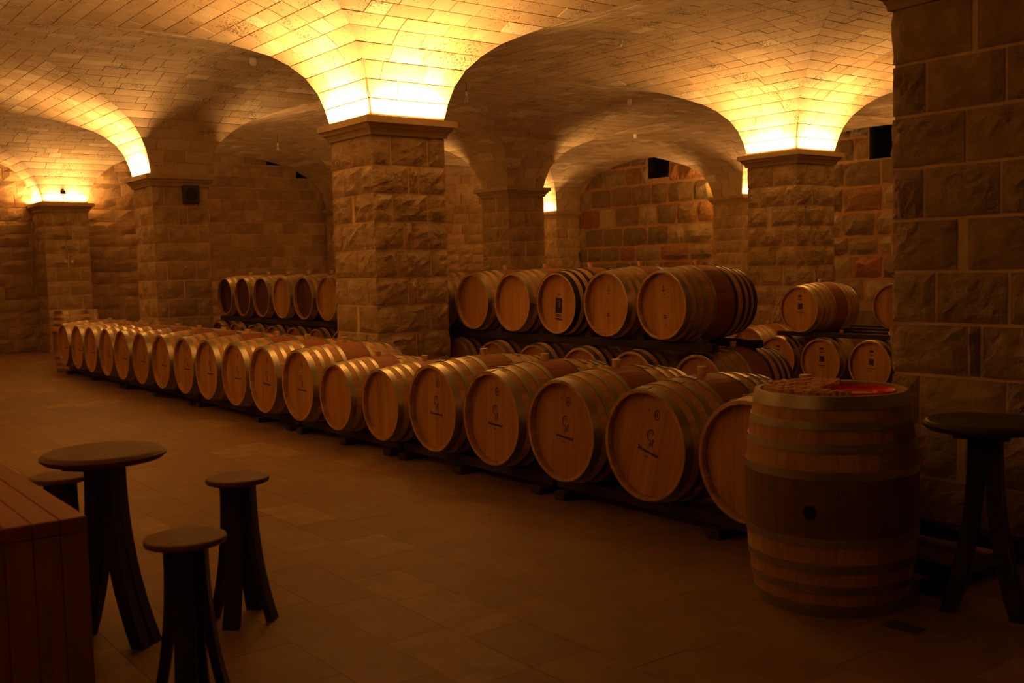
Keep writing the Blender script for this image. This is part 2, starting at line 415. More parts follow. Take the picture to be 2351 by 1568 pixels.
CAP_PROF = [(HP - .01, -.160), (HP + .022, -.160), (HP + .026, -.135), (HP + .034, -.125), (HP + .036, -.112), (HP + .06, -.098), (HP + .064, -.078), (HP + .078, -.062), (HP + .1, -.060), (HP + .1, 0.0)]
def square_lathe(prof, z0):
    mb = MB(); v = []; f = []
    for r, z in prof: v += [(-r, -r, z0 + z), (r, -r, z0 + z), (r, r, z0 + z), (-r, r, z0 + z)]
    for k in range(len(prof) - 1):
        for q in range(4): f.append((4 * k + q, 4 * k + (q + 1) % 4, 4 * k + 4 + (q + 1) % 4, 4 * k + 4 + q))
    f += [(3, 2, 1, 0), tuple(range(4 * len(prof) - 4, 4 * len(prof)))]
    return v, f
def build_pillar(i, j, label, fine=(5, 4), singles=True, relief=.042):
    xc, yc = X0 + i * SX, Y0 + j * SY
    R = random.Random(100 + 17 * i + 5 * j); HC = HP - .007
    core = MB().box(-HC, HC, -HC, HC, 0, ZC - .02).build('stone_pillar', M_MORTAR); core.location = (xc, yc, 0)
    tag(core, label, 'pillar', 'stone pillars under the vault')
    v, f = square_lathe(CAP_PROF, ZC); mk('capital', v, f, M_CAPITAL, core)
    sides = [((0, -1, 0), (1, 0, 0)), ((1, 0, 0), (0, 1, 0)), ((0, 1, 0), (-1, 0, 0)), ((-1, 0, 0), (0, -1, 0))]
    zs = [ZC - .16]; zs.append(zs[-1] - .285)
    while zs[-1] > .02: zs.append(zs[-1] - .267)
    zs[-1] = 0.0
    W = 2 * HP; g = .009; rest = MB(); nx, ny = fine
    for c in range(len(zs) - 1):
        zt, zb = zs[c], zs[c + 1]
        if zt - zb < .05: continue
        le = []                                              # corner stones: length on the side before and after the corner
        for q in range(4):
            a, b_ = R.uniform(.30, .44), R.uniform(.15, .25)
            le.append((a, b_) if (c + q) % 2 else (b_, a))
        def side_pt(q, u):
            n, d = sides[q]; return np.array([n[0] * HP + d[0] * (u - HP), n[1] * HP + d[1] * (u - HP), 0])
        pieces = []
        for q in range(4):
            q2 = (q + 1) % 4
            la, lb = le[q]
            n1, d1 = sides[q]; n2, d2 = sides[q2]
            Va, Fa = panel(R, side_pt(q, W - la + g) + np.array([0, 0, zb + g]), d1, (0, 0, 1), n1, la - g, zt - zb - 2 * g, max(2, nx - 1 if la > .28 else nx - 2), ny, relief, .02)
            Vb, Fb = panel(R, side_pt(q2, 0) + np.array([0, 0, zb + g]), d2, (0, 0, 1), n2, lb - g, zt - zb - 2 * g, max(2, nx - 1 if lb > .28 else nx - 2), ny, relief, .02)
            pieces.append((list(Va) + list(Vb), Fa + [tuple(k + len(Va) for k in ff) for ff in Fb]))
            ua = le[(q - 1) % 4][1]; ub = W - la
            if ub - ua > .06:
                cuts = [ua, ub]
                if ub - ua > .48: cuts = [ua, ua + (ub - ua) * R.uniform(.4, .6), ub]
                for k in range(len(cuts) - 1):
                    pieces.append(panel(R, side_pt(q, cuts[k] + g) + np.array([0, 0, zb + g]), d1, (0, 0, 1), n1, cuts[k + 1] - cuts[k] - 2 * g, zt - zb - 2 * g, nx, ny, relief, .02))
        for V, F in pieces:
            if singles: mk('stone', V, F, M_PILLAR, core)
            else: rest.add(V, F)
    if not singles:
        o = rest.build('stones', M_PILLAR, core); o['kind'] = 'stuff'
    return core
PILLARS = {}
for (i, j, lab, fine, single) in (
        (0, 0, 'big rough stone pillar in the centre behind the front barrel row, vault above it glowing', (6, 5), True),
        (0, -1, 'dark stone pillar at the right edge of the photo behind the upright barrel', (8, 6), True),
        (1, 0, 'stone pillar with glowing springing behind the small barrels on the right', (5, 4), True),
        (0, 1, 'stone pillar left of centre lit only on the left side above its capital', (4, 3), True),
        (1, 1, 'unlit stone pillar with capital behind the two-level barrel rack, right of the centre pillar', (4, 3), True),
        (2, 1, 'narrow dark stone pillar against the rubble wall, left of the right glowing pillar', (4, 3), True),
        (2, 2, 'farthest stone pillar in the back corner with one glowing side', (4, 3), True),
        (0, 2, 'stone pillar on the far left wall with brightly lit wall on both sides of its top', (4, 3), True),
        (1, 2, 'stone pillar on the far wall hidden behind the centre pillar', (3, 2), False),
        (2, 0, 'stone pillar on the rubble wall hidden behind the right edge pillar', (3, 2), False),
        (1, -1, 'stone pillar behind the dark right edge pillar', (3, 2), False),
        (2, -1, 'stone pillar on the right wall outside the photo', (3, 2), False),
        (-1, 0, 'stone pillar on the left side outside the photo', (3, 2), False),
        (-1, 1, 'stone pillar on the left side far outside the photo', (3, 2), False),
        (-1, 2, 'stone pillar in the far left corner outside the photo', (3, 2), False),
        (-1, -1, 'stone pillar left of the camera', (3, 2), False),
        (0, -2, 'stone pillar right behind the camera', (3, 2), False)):
    PILLARS[(i, j)] = build_pillar(i, j, lab, fine, single)

# ------------------------------------------------------------------ walls
def build_wall(name, o, u, n, W, H, hc, lens, mat, mort, relief, holes, joint, visible, jitter=0.0, seed=1, rag=0.0):
    """courses of stones on a mortar backing; holes = (u0, u1, z0, z1) openings with a dark niche behind"""
    R = random.Random(seed); o = np.array(o, float); u = np.array(u, float); n = np.array(n, float); up = np.array([0, 0, 1.0])
    us = sorted({0.0, W, *[h[0] for h in holes], *[h[1] for h in holes]}); zs = sorted({0.0, H, *[h[2] for h in holes], *[h[3] for h in holes]})
    mb = MB()
    flip = np.cross(u, up) @ n < 0
    def quad(a, b, c, d): mb.add([a, b, c, d], [(3, 2, 1, 0) if flip else (0, 1, 2, 3)])
    for a in range(len(us) - 1):
        for b in range(len(zs) - 1):
            cu, cz = (us[a] + us[a + 1]) / 2, (zs[b] + zs[b + 1]) / 2
            if any(h[0] < cu < h[1] and h[2] < cz < h[3] for h in holes): continue
            quad(*[o + u * x + up * z for x, z in ((us[a], zs[b]), (us[a + 1], zs[b]), (us[a + 1], zs[b + 1]), (us[a], zs[b + 1]))])
    wl = mb.build(name, mort); wl['kind'] = 'structure'
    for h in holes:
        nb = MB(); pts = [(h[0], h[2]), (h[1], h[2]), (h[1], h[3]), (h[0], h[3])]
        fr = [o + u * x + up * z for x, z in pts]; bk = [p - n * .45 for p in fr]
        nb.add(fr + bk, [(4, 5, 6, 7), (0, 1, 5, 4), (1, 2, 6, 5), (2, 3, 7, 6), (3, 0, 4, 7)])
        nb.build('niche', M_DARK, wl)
    st = []
    z = 0.0; row = 0
    while z < H - .05:
        h = hc * R.uniform(1 - jitter, 1 + jitter); zt = min(H, z + h); x = -R.uniform(0, .3)
        while x < W:
            ln = R.uniform(*lens); a, b = max(0, x), min(W, x + ln)
            parts = [(a, b)]
            for hh in holes:
                if zt > hh[2] + .04 and z < hh[3] - .04:
                    nw = []
                    for (p, q) in parts:
                        if q <= hh[0] or p >= hh[1]: nw.append((p, q)); continue
                        if p < hh[0]: nw.append((p, hh[0]))
                        if q > hh[1]: nw.append((hh[1], q))
                    parts = nw
            for (p, q) in parts:
                if q - p > .07: st.append((p, q, z, zt))
            x += ln
        z = zt; row += 1
    def sc(s):
        q = [o + u * x + up * z for x, z in ((s[0], s[2]), (s[1], s[2]), (s[1], s[3]), (s[0], s[3]))]
        return seen_area(q) if visible(np.mean(q, 0)) else 0.0
    st.sort(key=sc, reverse=True); rest = MB(); nst = 300 if visible is not NEVER else 0
    for k, s in enumerate(st):
        j = joint
        V, F = panel(R, o + u * (s[0] + j) + up * (s[2] + j) - n * .0, u, up, n, s[1] - s[0] - 2 * j, s[3] - s[2] - 2 * j, 4 if rag else 3, 3, relief, .015, rag)
        V = [p + n * .012 for p in V]
        if flip: F = [tuple(reversed(f)) for f in F]
        if k < nst: mk('stone', V, F, mat, wl)
        else: rest.add(V, F)
    o_ = rest.build('stones', mat, wl); o_['kind'] = 'stuff'
    return wl
NEVER = lambda p: False
def on_x(px, py, X):
    d = FWD + RGT * (px - 1175.5) / CAM_F - UPV * (py - 784) / CAM_F; p = d * (X / d[0]); return p + np.array([0, 0, CAM_H])
def on_y(px, py, Y):
    d = FWD + RGT * (px - 1175.5) / CAM_F - UPV * (py - 784) / CAM_F; p = d * (Y / d[1]); return p + np.array([0, 0, CAM_H])
HWALL = 4.15
# far wall: runs along X at YMAX, two dark openings high up under the vault
holes_f = []
for (xa, xb, ya, yb) in ((612, 664, 340, 379), (680, 722, 372, 409)):
    p, q = on_y(xa, yb, YMAX), on_y(xb, ya, YMAX); holes_f.append((p[0] - XMIN, q[0] - XMIN, p[2], q[2]))
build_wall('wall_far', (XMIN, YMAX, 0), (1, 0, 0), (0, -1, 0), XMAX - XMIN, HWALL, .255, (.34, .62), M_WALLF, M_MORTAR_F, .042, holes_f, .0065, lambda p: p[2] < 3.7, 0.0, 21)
holes_r = []
for (xa, xb, ya, yb) in ((1488, 1536, 340, 411), (1996, 2060, 270, 366)):
    p, q = on_x(xa, yb, XMAX), on_x(xb, ya, XMAX); holes_r.append((q[1] - YMIN, p[1] - YMIN, p[2], q[2]))
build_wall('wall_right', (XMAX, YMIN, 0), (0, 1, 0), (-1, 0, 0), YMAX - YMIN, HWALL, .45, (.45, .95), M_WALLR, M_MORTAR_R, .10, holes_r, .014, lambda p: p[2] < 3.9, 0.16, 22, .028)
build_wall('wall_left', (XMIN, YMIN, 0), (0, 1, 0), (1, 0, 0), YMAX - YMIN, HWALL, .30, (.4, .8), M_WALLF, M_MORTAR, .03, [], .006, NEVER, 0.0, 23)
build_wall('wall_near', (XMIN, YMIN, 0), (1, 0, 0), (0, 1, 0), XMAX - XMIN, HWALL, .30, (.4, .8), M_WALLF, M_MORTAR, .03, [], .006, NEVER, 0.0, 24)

# ------------------------------------------------------------------ barrels
class Proto:
    def __init__(s, rb, rh, L, n=26, tagn=''):
        s.rb, s.rh, s.L, s.n = rb, rh, L, n
        r_at = s.r_at
        # one stave, lying along x at the top (z)
        xs = np.array([-.5, -.47, -.38, -.27, -.135, 0, .135, .27, .38, .47, .5]) * L
        hw = PI / n * .988; V = []; F = []
        for x in xs:
            r = r_at(x); ri = r - (.017 if abs(x) > .45 * L else .024)
            for a in (-hw, 0, hw): V.append((x, r * math.sin(a), r * math.cos(a)))
            for a in (hw, -hw): V.append((x, ri * math.sin(a), ri * math.cos(a)))
        m_ = len(xs)
        for k in range(m_ - 1):
            for q in range(5): F.append((5 * k + q, 5 * k + (q + 1) % 5, 5 * k + 5 + (q + 1) % 5, 5 * k + 5 + q))
        F += [(4, 3, 2, 1, 0), tuple(range(5 * m_ - 5, 5 * m_))]
        s.stave_vf = (V, F)
        s.stave = s.mesh('stave', V, F, M_OAK); s.stave_d = s.mesh('stave', V, F, M_OAKD)
        # all staves joined, for barrels too small to show them singly
        mb = MB()
        for k in range(n):
            c, sn = math.cos(2 * PI * k / n), math.sin(2 * PI * k / n); mb.add([(x, y * c - z * sn, y * sn + z * c) for x, y, z in V], F)
        s.staves = s.mesh('staves', mb.v, mb.f, M_OAK)
        # hoops of one end (mirrored for the other)
        s.hoops = []
        for (a, b_) in ((0.0, .058), (.112, .150), (.210, .250), (.331, .369)):
            x0, x1 = -L / 2 + a * L, -L / 2 + b_ * L; N = 52; V = []; F = []
            for k in range(N):
                an = 2 * PI * k / N
                for x, e in ((x0 - (.001 if a == 0 else 0), .0), (x0, .0035), (x1, .0035), (x1, 0)):
                    r = r_at(x) + e; V.append((x, r * math.sin(an), r * math.cos(an)))
            for k in range(N):
                q = (k + 1) % N; F.append((4 * k + 1, 4 * q + 1, 4 * q + 2, 4 * k + 2))
            kk = len(V); V += list(V)
            for k in range(N):
                q = (k + 1) % N
                for e in (0, 2): F.append((kk + 4 * k + e, kk + 4 * q + e, kk + 4 * q + e + 1, kk + 4 * k + e + 1))
            # riveted lap of the strap
            k0 = len(V); a0, a1 = .10, .42; M_ = 5
            for k in range(M_ + 1):
                an = a0 + (a1 - a0) * k / M_
                for x in (x0 + .001, x1 - .001):
                    r = r_at(x) + .0065; V.append((x, r * math.sin(an), r * math.cos(an)))
            for k in range(M_): F.append((k0 + 2 * k, k0 + 2 * k + 1, k0 + 2 * k + 3, k0 + 2 * k + 2))
            for k in (0, M_):
                k1 = len(V)
                for x in (x0 + .001, x1 - .001):
                    an = a0 + (a1 - a0) * k / M_; r = r_at(x) + .003; V.append((x, r * math.sin(an), r * math.cos(an)))
                F.append((k0 + 2 * k, k0 + 2 * k + 1, k1 + 1, k1))
            for an in (.18, .33):
                xm = (x0 + x1) / 2; k2 = len(V)
                for q in range(6):
                    dx, dt = .006 * math.cos(q * PI / 3), .006 * math.sin(q * PI / 3); r = r_at(xm) + .0075
                    aa = an + dt / r; V.append((xm + dx, r * math.sin(aa), r * math.cos(aa)))
                V.append((xm, (r_at(xm) + .0105) * math.sin(an), (r_at(xm) + .0105) * math.cos(an)))
                F += [(k2 + q, k2 + (q + 1) % 6, k2 + 6) for q in range(6)]
            s.hoops.append((s.mesh('hoop', V, F, M_STEEL, True), s.mesh('hoop', V, F, M_BLACKHOOP, True)))
        # head boards (vertical), recessed behind the chime
        rr = rh - .015; xh = -L / 2 + .042; s.xh = xh
        cuts = [-rr, -.60 * rr, -.27 * rr, .05 * rr, .36 * rr, .66 * rr, rr]; s.boards = []
        for k in range(6):
            a, b_ = cuts[k] + .0004, cuts[k + 1] - .0004; pts = []
            ys = np.linspace(a, b_, 6); e = [(y, math.sqrt(max(0, rr * rr - y * y))) for y in ys]
            pts = [(y, z) for y, z in e] + [(y, -z) for y, z in reversed(e)]
            m_ = len(pts); dx = .0010 * (k % 2)
            V = [(xh + dx, y, z) for y, z in pts] + [(xh + .02, y, z) for y, z in pts]
            F = [tuple(range(m_)), tuple(range(2 * m_ - 1, m_ - 1, -1))] + [(q, m_ + q, m_ + (q + 1) % m_, (q + 1) % m_) for q in range(m_)]
            s.boards.append((s.mesh('head_board', V, F, M_HEAD), s.mesh('head_board', V, F, M_HEADD)))
        b2 = MB().lathe([(.022, rb - .006), (.024, rb + .008), (.029, rb + .042), (.027, rb + .045)], 14); s.bung = s.mesh('bung', b2.v, b2.f, M_BUNG)
        b3 = MB().lathe([(.028, rb - .03), (.028, rb + .001)], 14); s.hole = s.mesh('bung_hole', b3.v, b3.f, M_DARK)
    def r_at(s, x): return s.rb - (s.rb - s.rh) * (2 * x / s.L) ** 2
    def mesh(s, name, V, F, mat, smooth=False):
        me = bpy.data.meshes.new(name); me.from_pydata([tuple(v) for v in V], [], F); me.materials.append(mat)
        if smooth: me.polygons.foreach_set('use_smooth', [True] * len(me.polygons))
        me.update(); return me
P1 = Proto(.345, .300, .93)
MIR = Matrix.Rotation(PI, 4, 'Z')

def ribbon(mb, pts, wd, x=0.0):
    """flat brush stroke in the plane of a barrel head (y to the viewer's left, z up)"""
    pts = [np.array(p, float) for p in pts]; V = []
    for k, p in enumerate(pts):
        a, b_ = pts[max(0, k - 1)], pts[min(len(pts) - 1, k + 1)]; t = b_ - a; t /= (np.linalg.norm(t) + 1e-9); nn = np.array([-t[1], t[0]])
        ww = wd * (0.6 + 0.4 * math.sin(PI * (k + .5) / len(pts)))
        for s in (1, -1): q = p + nn * ww * s / 2; V.append((x, -q[0], q[1]))
    mb.add(V, [(2 * k, 2 * k + 1, 2 * k + 3, 2 * k + 2) for k in range(len(pts) - 1)])
def arc(cx, cy, rx, ry, a0, a1, n=14): return [(cx + rx * math.cos(a0 + (a1 - a0) * k / n), cy + ry * math.sin(a0 + (a1 - a0) * k / n)) for k in range(n + 1)]
def mark_winery(pr):
    """round emblem on top, curly monogram in the middle, a line of script and a small word under it"""
    x = pr.xh - .0012; R = random.Random(4)
    em = MB(); ribbon(em, arc(.02, .175, .017, .026, 0, 2 * PI, 20), .007, x); ribbon(em, [(.02, .187), (.02, .163)], .008, x); ribbon(em, [(.013, .17), (.027, .17)], .004, x)
    da = MB(); ribbon(da, [(-.052, .187), (-.038, .178)], .006, x)
    mo = MB()
    ribbon(mo, arc(.0, .052, .024, .030, math.radians(20), math.radians(285), 22), .008, x)
    ribbon(mo, arc(.002, .055, .010, .014, math.radians(-60), math.radians(200), 12), .004, x)
    ribbon(mo, [(.006, .023), (.012, .012), (.012, .0), (.006, -.008), (.0, -.003), (.002, .008), (.010, .014)], .0065, x)
    ribbon(mo, [(.024, .040), (.024, .022), (.023, .004), (.027, -.008)], .009, x); ribbon(mo, [(.016, .030), (.032, .029)], .0065, x)
    ribbon(mo, [(-.008, -.017), (.012, -.017)], .004, x)
    sc = MB()
    u = -.072; tall = True
    while u < .072:
        h = .022 if tall else R.choice([.011, .012, .012, .019]); tall = False
        ribbon(sc, [(u, -.050), (u + .001, -.050 + h)], .0075, x); ribbon(sc, [(u, -.050), (u + .004, -.050 + .004), (u + .007, -.040)], .0065, x)
        u += R.uniform(.0078, .0105)
    ribbon(sc, [(-.078, -.052), (-.066, -.046), (-.074, -.030)], .005, x)
    ribbon(sc, [(-.014, -.072), (.008, -.073)], .007, x)
    return [pr.mesh('printed_emblem', em.v, em.f, M_PRINT), pr.mesh('printed_dash', da.v, da.f, M_PRINT), pr.mesh('printed_monogram', mo.v, mo.f, M_PRINT), pr.mesh('printed_script_line', sc.v, sc.f, M_PRINT)]
def mark_anchor(pr):
    x = pr.xh - .0012; mb = MB()
    ribbon(mb, [(0, .17), (0, .125)], .010, x); ribbon(mb, arc(0, .150, .028, .028, math.radians(200), math.radians(340), 10), .006, x); da = MB(); ribbon(da, [(-.01, .095), (.018, .095)], .008, x)
    lo = MB(); ribbon(lo, [(-.012, -.09), (.018, -.092)], .012, x); ribbon(lo, [(-.012, -.10), (-.002, -.112), (.028, -.110)], .010, x)
    ribbon(lo, [(.012, -.16), (.012, -.175)], .008, x)
    return [pr.mesh('printed_emblem', mb.v, mb.f, M_PRINT), pr.mesh('printed_dash', da.v, da.f, M_PRINT), pr.mesh('printed_stamp', lo.v, lo.f, M_PRINT)]
def mark_black(pr):
    x = pr.xh - .0012
    mb = MB().add([(x, .050, .05), (x, -.050, .05), (x, -.050, -.10), (x, .050, -.10)], [(0, 1, 2, 3)])
    fg = MB(); x2 = x - .0008
    ribbon(fg, [(.0, .035), (-.012, .01), (-.006, -.02), (.004, -.045)], .006, x2); ribbon(fg, [(.012, .040), (.016, .012), (.012, -.02), (.006, -.045)], .012, x2); ribbon(fg, [(-.030, .035), (-.024, -.01)], .004, x2)
    ln = MB()
    for k, (z, a, c) in enumerate(((-.118, -.046, .046), (-.132, -.046, .046), (-.155, -.052, .062), (-.165, -.03, .055))): ribbon(ln, [(a, z), ((a + c) / 2, z + .001), (c, z)], .010, x)
    tp = MB(); ribbon(tp, [(-.02, .085), (.02, .085)], .010, x)
    return [pr.mesh('black_label', mb.v, mb.f, M_LABEL), pr.mesh('label_figure', fg.v, fg.f, M_LABELL), pr.mesh('printed_lines', ln.v + tp.v, ln.f + [tuple(i + len(ln.v) for i in f) for f in tp.f], M_PRINT)]
def mark_square(pr):
    x = pr.xh - .0012
    mb = MB().add([(x, .036, .075), (x, -.036, .075), (x, -.036, -.0), (x, .036, .0)], [(0, 1, 2, 3)])
    ln = MB()
    for (z, a, c, wd) in ((.17, -.03, .03, .030), (.125, -.03, .03, .012), (-.045, -.06, .06, .008), (-.075, -.03, .03, .006)): ribbon(ln, [(a, z), ((a + c) / 2, z), (c, z)], wd, x)
    return [pr.mesh('square_label', mb.v, mb.f, M_PRINT), pr.mesh('printed_lines', ln.v, ln.f, M_PRINT)]
MARKS = {'winery': mark_winery(P1), 'anchor': mark_anchor(P1), 'black': mark_black(P1), 'square': mark_square(P1), None: []}

def barrel(pr, X, Y, zc, label, group, scale=1.0, roll=0.0, near='steel', far='steel', head='oak', mark=None, singles=True, upright=False, z0=0.0, bung=True, stave_mesh=None, heads=(0, 1), name='wine_barrel'):
    """barrel lying along X with its head at X (or standing upright with its centre at X, Y); staves, hoops and head boards are parts"""
    if upright:
        root = empty(name, (X, Y, z0)); Mb = Matrix.Translation((0, 0, pr.L / 2)) @ Matrix.Rotation(-PI / 2, 4, 'Y').inverted() @ Matrix.Rotation(roll, 4, 'X')
    else:
        root = empty(name, (X + pr.L * scale / 2, Y, zc - pr.rb * scale)); Mb = Matrix.Translation((0, 0, pr.rb)) @ Matrix.Rotation(roll, 4, 'X')
    root.scale = (scale,) * 3; tag(root, label, 'barrel', group)
    sm = stave_mesh or pr.stave
    if singles:
        off = rnd.uniform(0, 2 * PI / pr.n)
        for k in range(pr.n): link('stave', sm, root, Mb @ Matrix.Rotation(off + 2 * PI * k / pr.n, 4, 'X'))
    else:
        link('staves', pr.staves, root, Mb)['kind'] = 'stuff'
    for e in (0, 1):
        Me = Mb @ MIR if e else Mb
        bl = (far if e else near) != 'steel'
        for q, h in enumerate(pr.hoops): link('hoop', h[1 if bl else 0], root, Me @ Matrix.Rotation(rnd.uniform(-.5, .1) if not e else rnd.uniform(-.1, .5), 4, 'X'))
        if e in heads:
            for bd in pr.boards: link('head_board', bd[0 if head == 'oak' or e else 1], root, Me)
    for me in MARKS[mark]: link(me.name.split('.')[0], me, root, Mb)
    if bung: link('bung', pr.bung, root, Mb @ Matrix.Rotation(-roll, 4, 'X') if not upright else Mb)
    return root
ORD = ['first', 'second', 'third', 'fourth', 'fifth', 'sixth', 'seventh', 'eighth', 'ninth', 'tenth', 'eleventh', 'twelfth', 'thirteenth', 'fourteenth', 'fifteenth', 'sixteenth', 'seventeenth', 'eighteenth', 'nineteenth']

# front row on the floor rack
G1 = 'oak barrels lying in the long front row'
for k in range(-1, 18):
    y = 3.927 + .699 * k
    if k == -1: y = 3.233
    n = k + 1
    if k == -1: lab = 'nearest barrel of the front row, plain head half hidden behind the upright barrel with corks'
    elif k == 0: lab = 'big front row barrel with tilted script line, beside the upright cork barrel'
    elif k in (4, 5): lab = 'smaller barrel with plain head, %s from the right in the front row' % ORD[n]
    elif k == 17: lab = 'last barrel at the far left end of the front row'
    else: lab = 'oak barrel with monogram and script line, %s from right in the front row' % ORD[n]
    sm = k in (4, 5)
    s = .885 if sm else 1.0
    barrel(P1, 3.861 + rnd.uniform(-.012, .012) * (k > 0), y, .108 + .345 * s if sm else .453, lab, G1, scale=s,
           roll={0: .27, 1: .10, 2: .06, 3: .05}.get(k, rnd.uniform(-.03, .08)), mark=None if (sm or k == -1) else 'winery')
# two-level rack behind
G2, G2b = 'barrels on the upper level of the rack', 'barrels on the lower level of the rack'
S2 = .9025; X2 = 5.872
ups = [(5.757 + .6473 * k, k) for k in range(7)] + [(11.447 + .6473 * m_, 10 + m_) for m_ in range(6)]
for y, k in ups:
    kw = dict(near='steel', far='steel', head='oak', mark=None)
    if k == 0: lab = 'nearest upper rack barrel, black hoops on its far half and a red-brown middle'; kw.update(far='black', mark='anchor')
    elif k == 1: lab = 'upper rack barrel with small anchor-like emblem beside the nearest one'; kw.update(mark='anchor')
    elif k == 2: lab = 'upper rack barrel with black hoops and a black rectangular label on its head'; kw.update(near='black', far='black', mark='black')
    elif k == 3: lab = 'upper rack barrel with plain head just left of the one with the black label'
    elif k == 4: lab = 'upper rack barrel with plain head, second to the left of the black label'
    elif k < 10: lab = 'upper rack barrel, %s from the right, behind the centre pillar' % ORD[k]
    elif k == 10: lab = 'upper rack barrel with orange-brown head just left of the centre pillar'
    elif k == 12: lab = 'upper rack barrel with orange-brown head, third left of the centre pillar'
    else:
        kw.update(head='dark'); lab = {11: 'dark-headed upper rack barrel between the two orange-brown heads', 13: 'dark-headed upper rack barrel, third from the left end', 14: 'dark-headed upper rack barrel, second from the left end', 15: 'dark-headed barrel at the left end of the upper rack'}[k]
    barrel(P1, X2, y, 1.092, lab, G2, scale=S2, roll=rnd.uniform(-.08, .08), singles=k < 10, **kw)
low = [5.47, 6.105, 6.74, 7.385, 8.02] + [8.02 + .647 * k for k in range(1, 3)] + [11.12 + .6473 * k for k in range(7)]
for q, y in enumerate(low):
    if q == 0: lab = 'nearest lower rack barrel, black hoops on its far half, below the dark rail end'
    elif y > 11: lab = 'lower rack barrel left of centre pillar, %s from left end' % ORD[len(low) - 1 - q]
    else: lab = 'lower rack barrel right of the centre pillar, %s from the right end' % ORD[q]
    barrel(P1, X2 + (.10 if q == 0 else 0), y, .435, lab, G2b, scale=S2, roll=rnd.uniform(-.08, .08), far='black' if q == 0 else 'steel', singles=q < 3)
# small barrels by the right glowing pillar
G3 = 'small barrels stacked by the right glowing pillar'
S3, X3 = .84, 9.437
for q, (y, z, lab, mk_) in enumerate(((7.14, .881, 'small barrel alone on top of the right stack with square label and shiny hoops', 'square'),
                     (5.72, .881, 'small upper barrel partly hidden by the dark pillar at the right edge', 'square'),
                     (7.45, .311, 'small lower barrel with square label left of the top one, third from the right', 'square'),
                     (6.86, .311, 'small lower barrel with square label under the lone top barrel', 'square'),
                     (6.25, .311, 'small lower barrel with square label next to the dark right edge pillar', 'square'),
                     (5.66, .311, 'small lower barrel hidden behind the dark right edge pillar', None))):
    barrel(P1, X3, y, z, lab, G3, scale=S3, mark=mk_, roll=rnd.uniform(-.05, .05), singles=q in (0, 2, 3, 4))
for q, (X, y, z, lab) in enumerate(((10.33, 8.60, .32, 'back barrel showing left of the small lower barrels with pale bung on top'),
                        (10.33, 9.22, .32, 'farthest back barrel peeping out under the end of the rack rail'),
                        (10.33, 6.86, .32, 'back lower barrel hidden behind the small stack'), (10.33, 6.25, .32, 'back lower barrel near the right edge pillar'),
                        (10.33, 5.64, .32, 'back lower barrel behind the right edge pillar'),
                        (10.33, 6.55, .88, 'back upper barrel with dark head edge behind the lone top barrel'),
                        (10.33, 5.94, .88, 'back upper barrel close to the right edge pillar'))):
    barrel(P1, X, y, z, lab, 'back barrels behind the small stack', scale=S3, singles=False)
# barrels standing on end
P2 = Proto(.352, .304, .885)
barrel(P2, 3.66, 2.61, 0, 'upright barrel with dark wine-stained middle and corks on its top, right foreground', None, roll=0, upright=True, bung=False, stave_mesh=P2.stave_d)
ub = [o for o in bpy.data.objects if o.name.startswith('wine_barrel') and o.get('label', '').startswith('upright barrel')][0]
ang = math.atan2(-2.61, -3.66) - .22
hz = .43
mw = Matrix.Translation((0, 0, hz)) @ Matrix.Rotation(ang, 4, 'Z') @ Matrix.Rotation(PI / 2, 4, 'Y')
link('bung_hole', P2.hole, ub, mw)
barrel(P1, 4.27, 16.62, 0, 'barrel standing on end at the far left end of the front row', None, upright=True, bung=False, singles=False)

# ------------------------------------------------------------------ racks
def rack(y0, y1, label, xs=(4.03, 4.62), zt=.122, feet=(), group=None, X0r=3.96, X1r=4.78, rail_h=.07, foot_h=.052, z0=0.0, name='barrel_rack', chocks=()):
    root = empty(name, ((X0r + X1r) / 2, (y0 + y1) / 2, z0)); tag(root, label, 'rack', group)
    ox, oy = root.location.x, root.location.y
    for x in xs: MB().box(x - ox, x + .075 - ox, y0 - oy, y1 - oy, zt - rail_h - z0, zt - z0, .006).build('rail', M_RACK, root)
    for y in feet: MB().box(X0r - ox, X1r - ox, y - .05 - oy, y + .05 - oy, 0 if foot_h else 0, zt - rail_h - z0, .006).build('sleeper', M_RACK, root)
    for (x, y) in chocks: MB().add([(x - ox, y - oy - .05, zt - z0), (x - ox, y - oy + .05, zt - z0), (x + .07 - ox, y - oy + .05, zt - z0), (x + .07 - ox, y - oy - .05, zt - z0),
                                    (x - ox, y - oy - .03, zt + .05 - z0), (x - ox, y - oy - .015, zt + .05 - z0), (x + .07 - ox, y - oy - .015, zt + .05 - z0), (x + .07 - ox, y - oy - .03, zt + .05 - z0)],
                                   [(0, 1, 2, 3), (4, 5, 6, 7), (0, 1, 5, 4), (1, 2, 6, 5), (2, 3, 7, 6), (3, 0, 4, 7)]).build('chock', M_RACK, root)
    return root
GR = 'low timber racks under the front row'
segs = [(2.28, 4.86, (2.34, 3.54, 4.76)), (4.90, 6.68, (5.0, 5.87, 6.6)), (6.72, 8.42, (6.82, 7.52, 8.34)), (8.46, 10.9, (8.56, 9.25, 10.8)), (10.94, 13.4, (11.04, 12.2, 13.3)), (13.44, 16.2, (13.54, 14.8, 16.1))]
for q, (a, b_, ft) in enumerate(segs):
    rack(a, b_, ('dark timber rack under the nearest front row barrels, with an empty end' if q == 0 else 'dark timber floor rack under the front row, %s from the right' % ORD[q]), feet=ft, group=GR,
         chocks=[(4.03, 3.927 + .699 * k + .349) for k in range(-1, 18) if a + .1 < 3.927 + .699 * k + .349 < b_ - .1])
rack(5.30, 10.6, 'long dark rails carrying the upper rack barrels right of the centre pillar', xs=(5.96, 6.48), zt=.797, rail_h=.065, feet=(), X0r=5.9, X1r=6.6, z0=.72, name='rack_rails', chocks=[(5.96, 5.757 + .6473 * k - .32) for k in range(0, 7)])
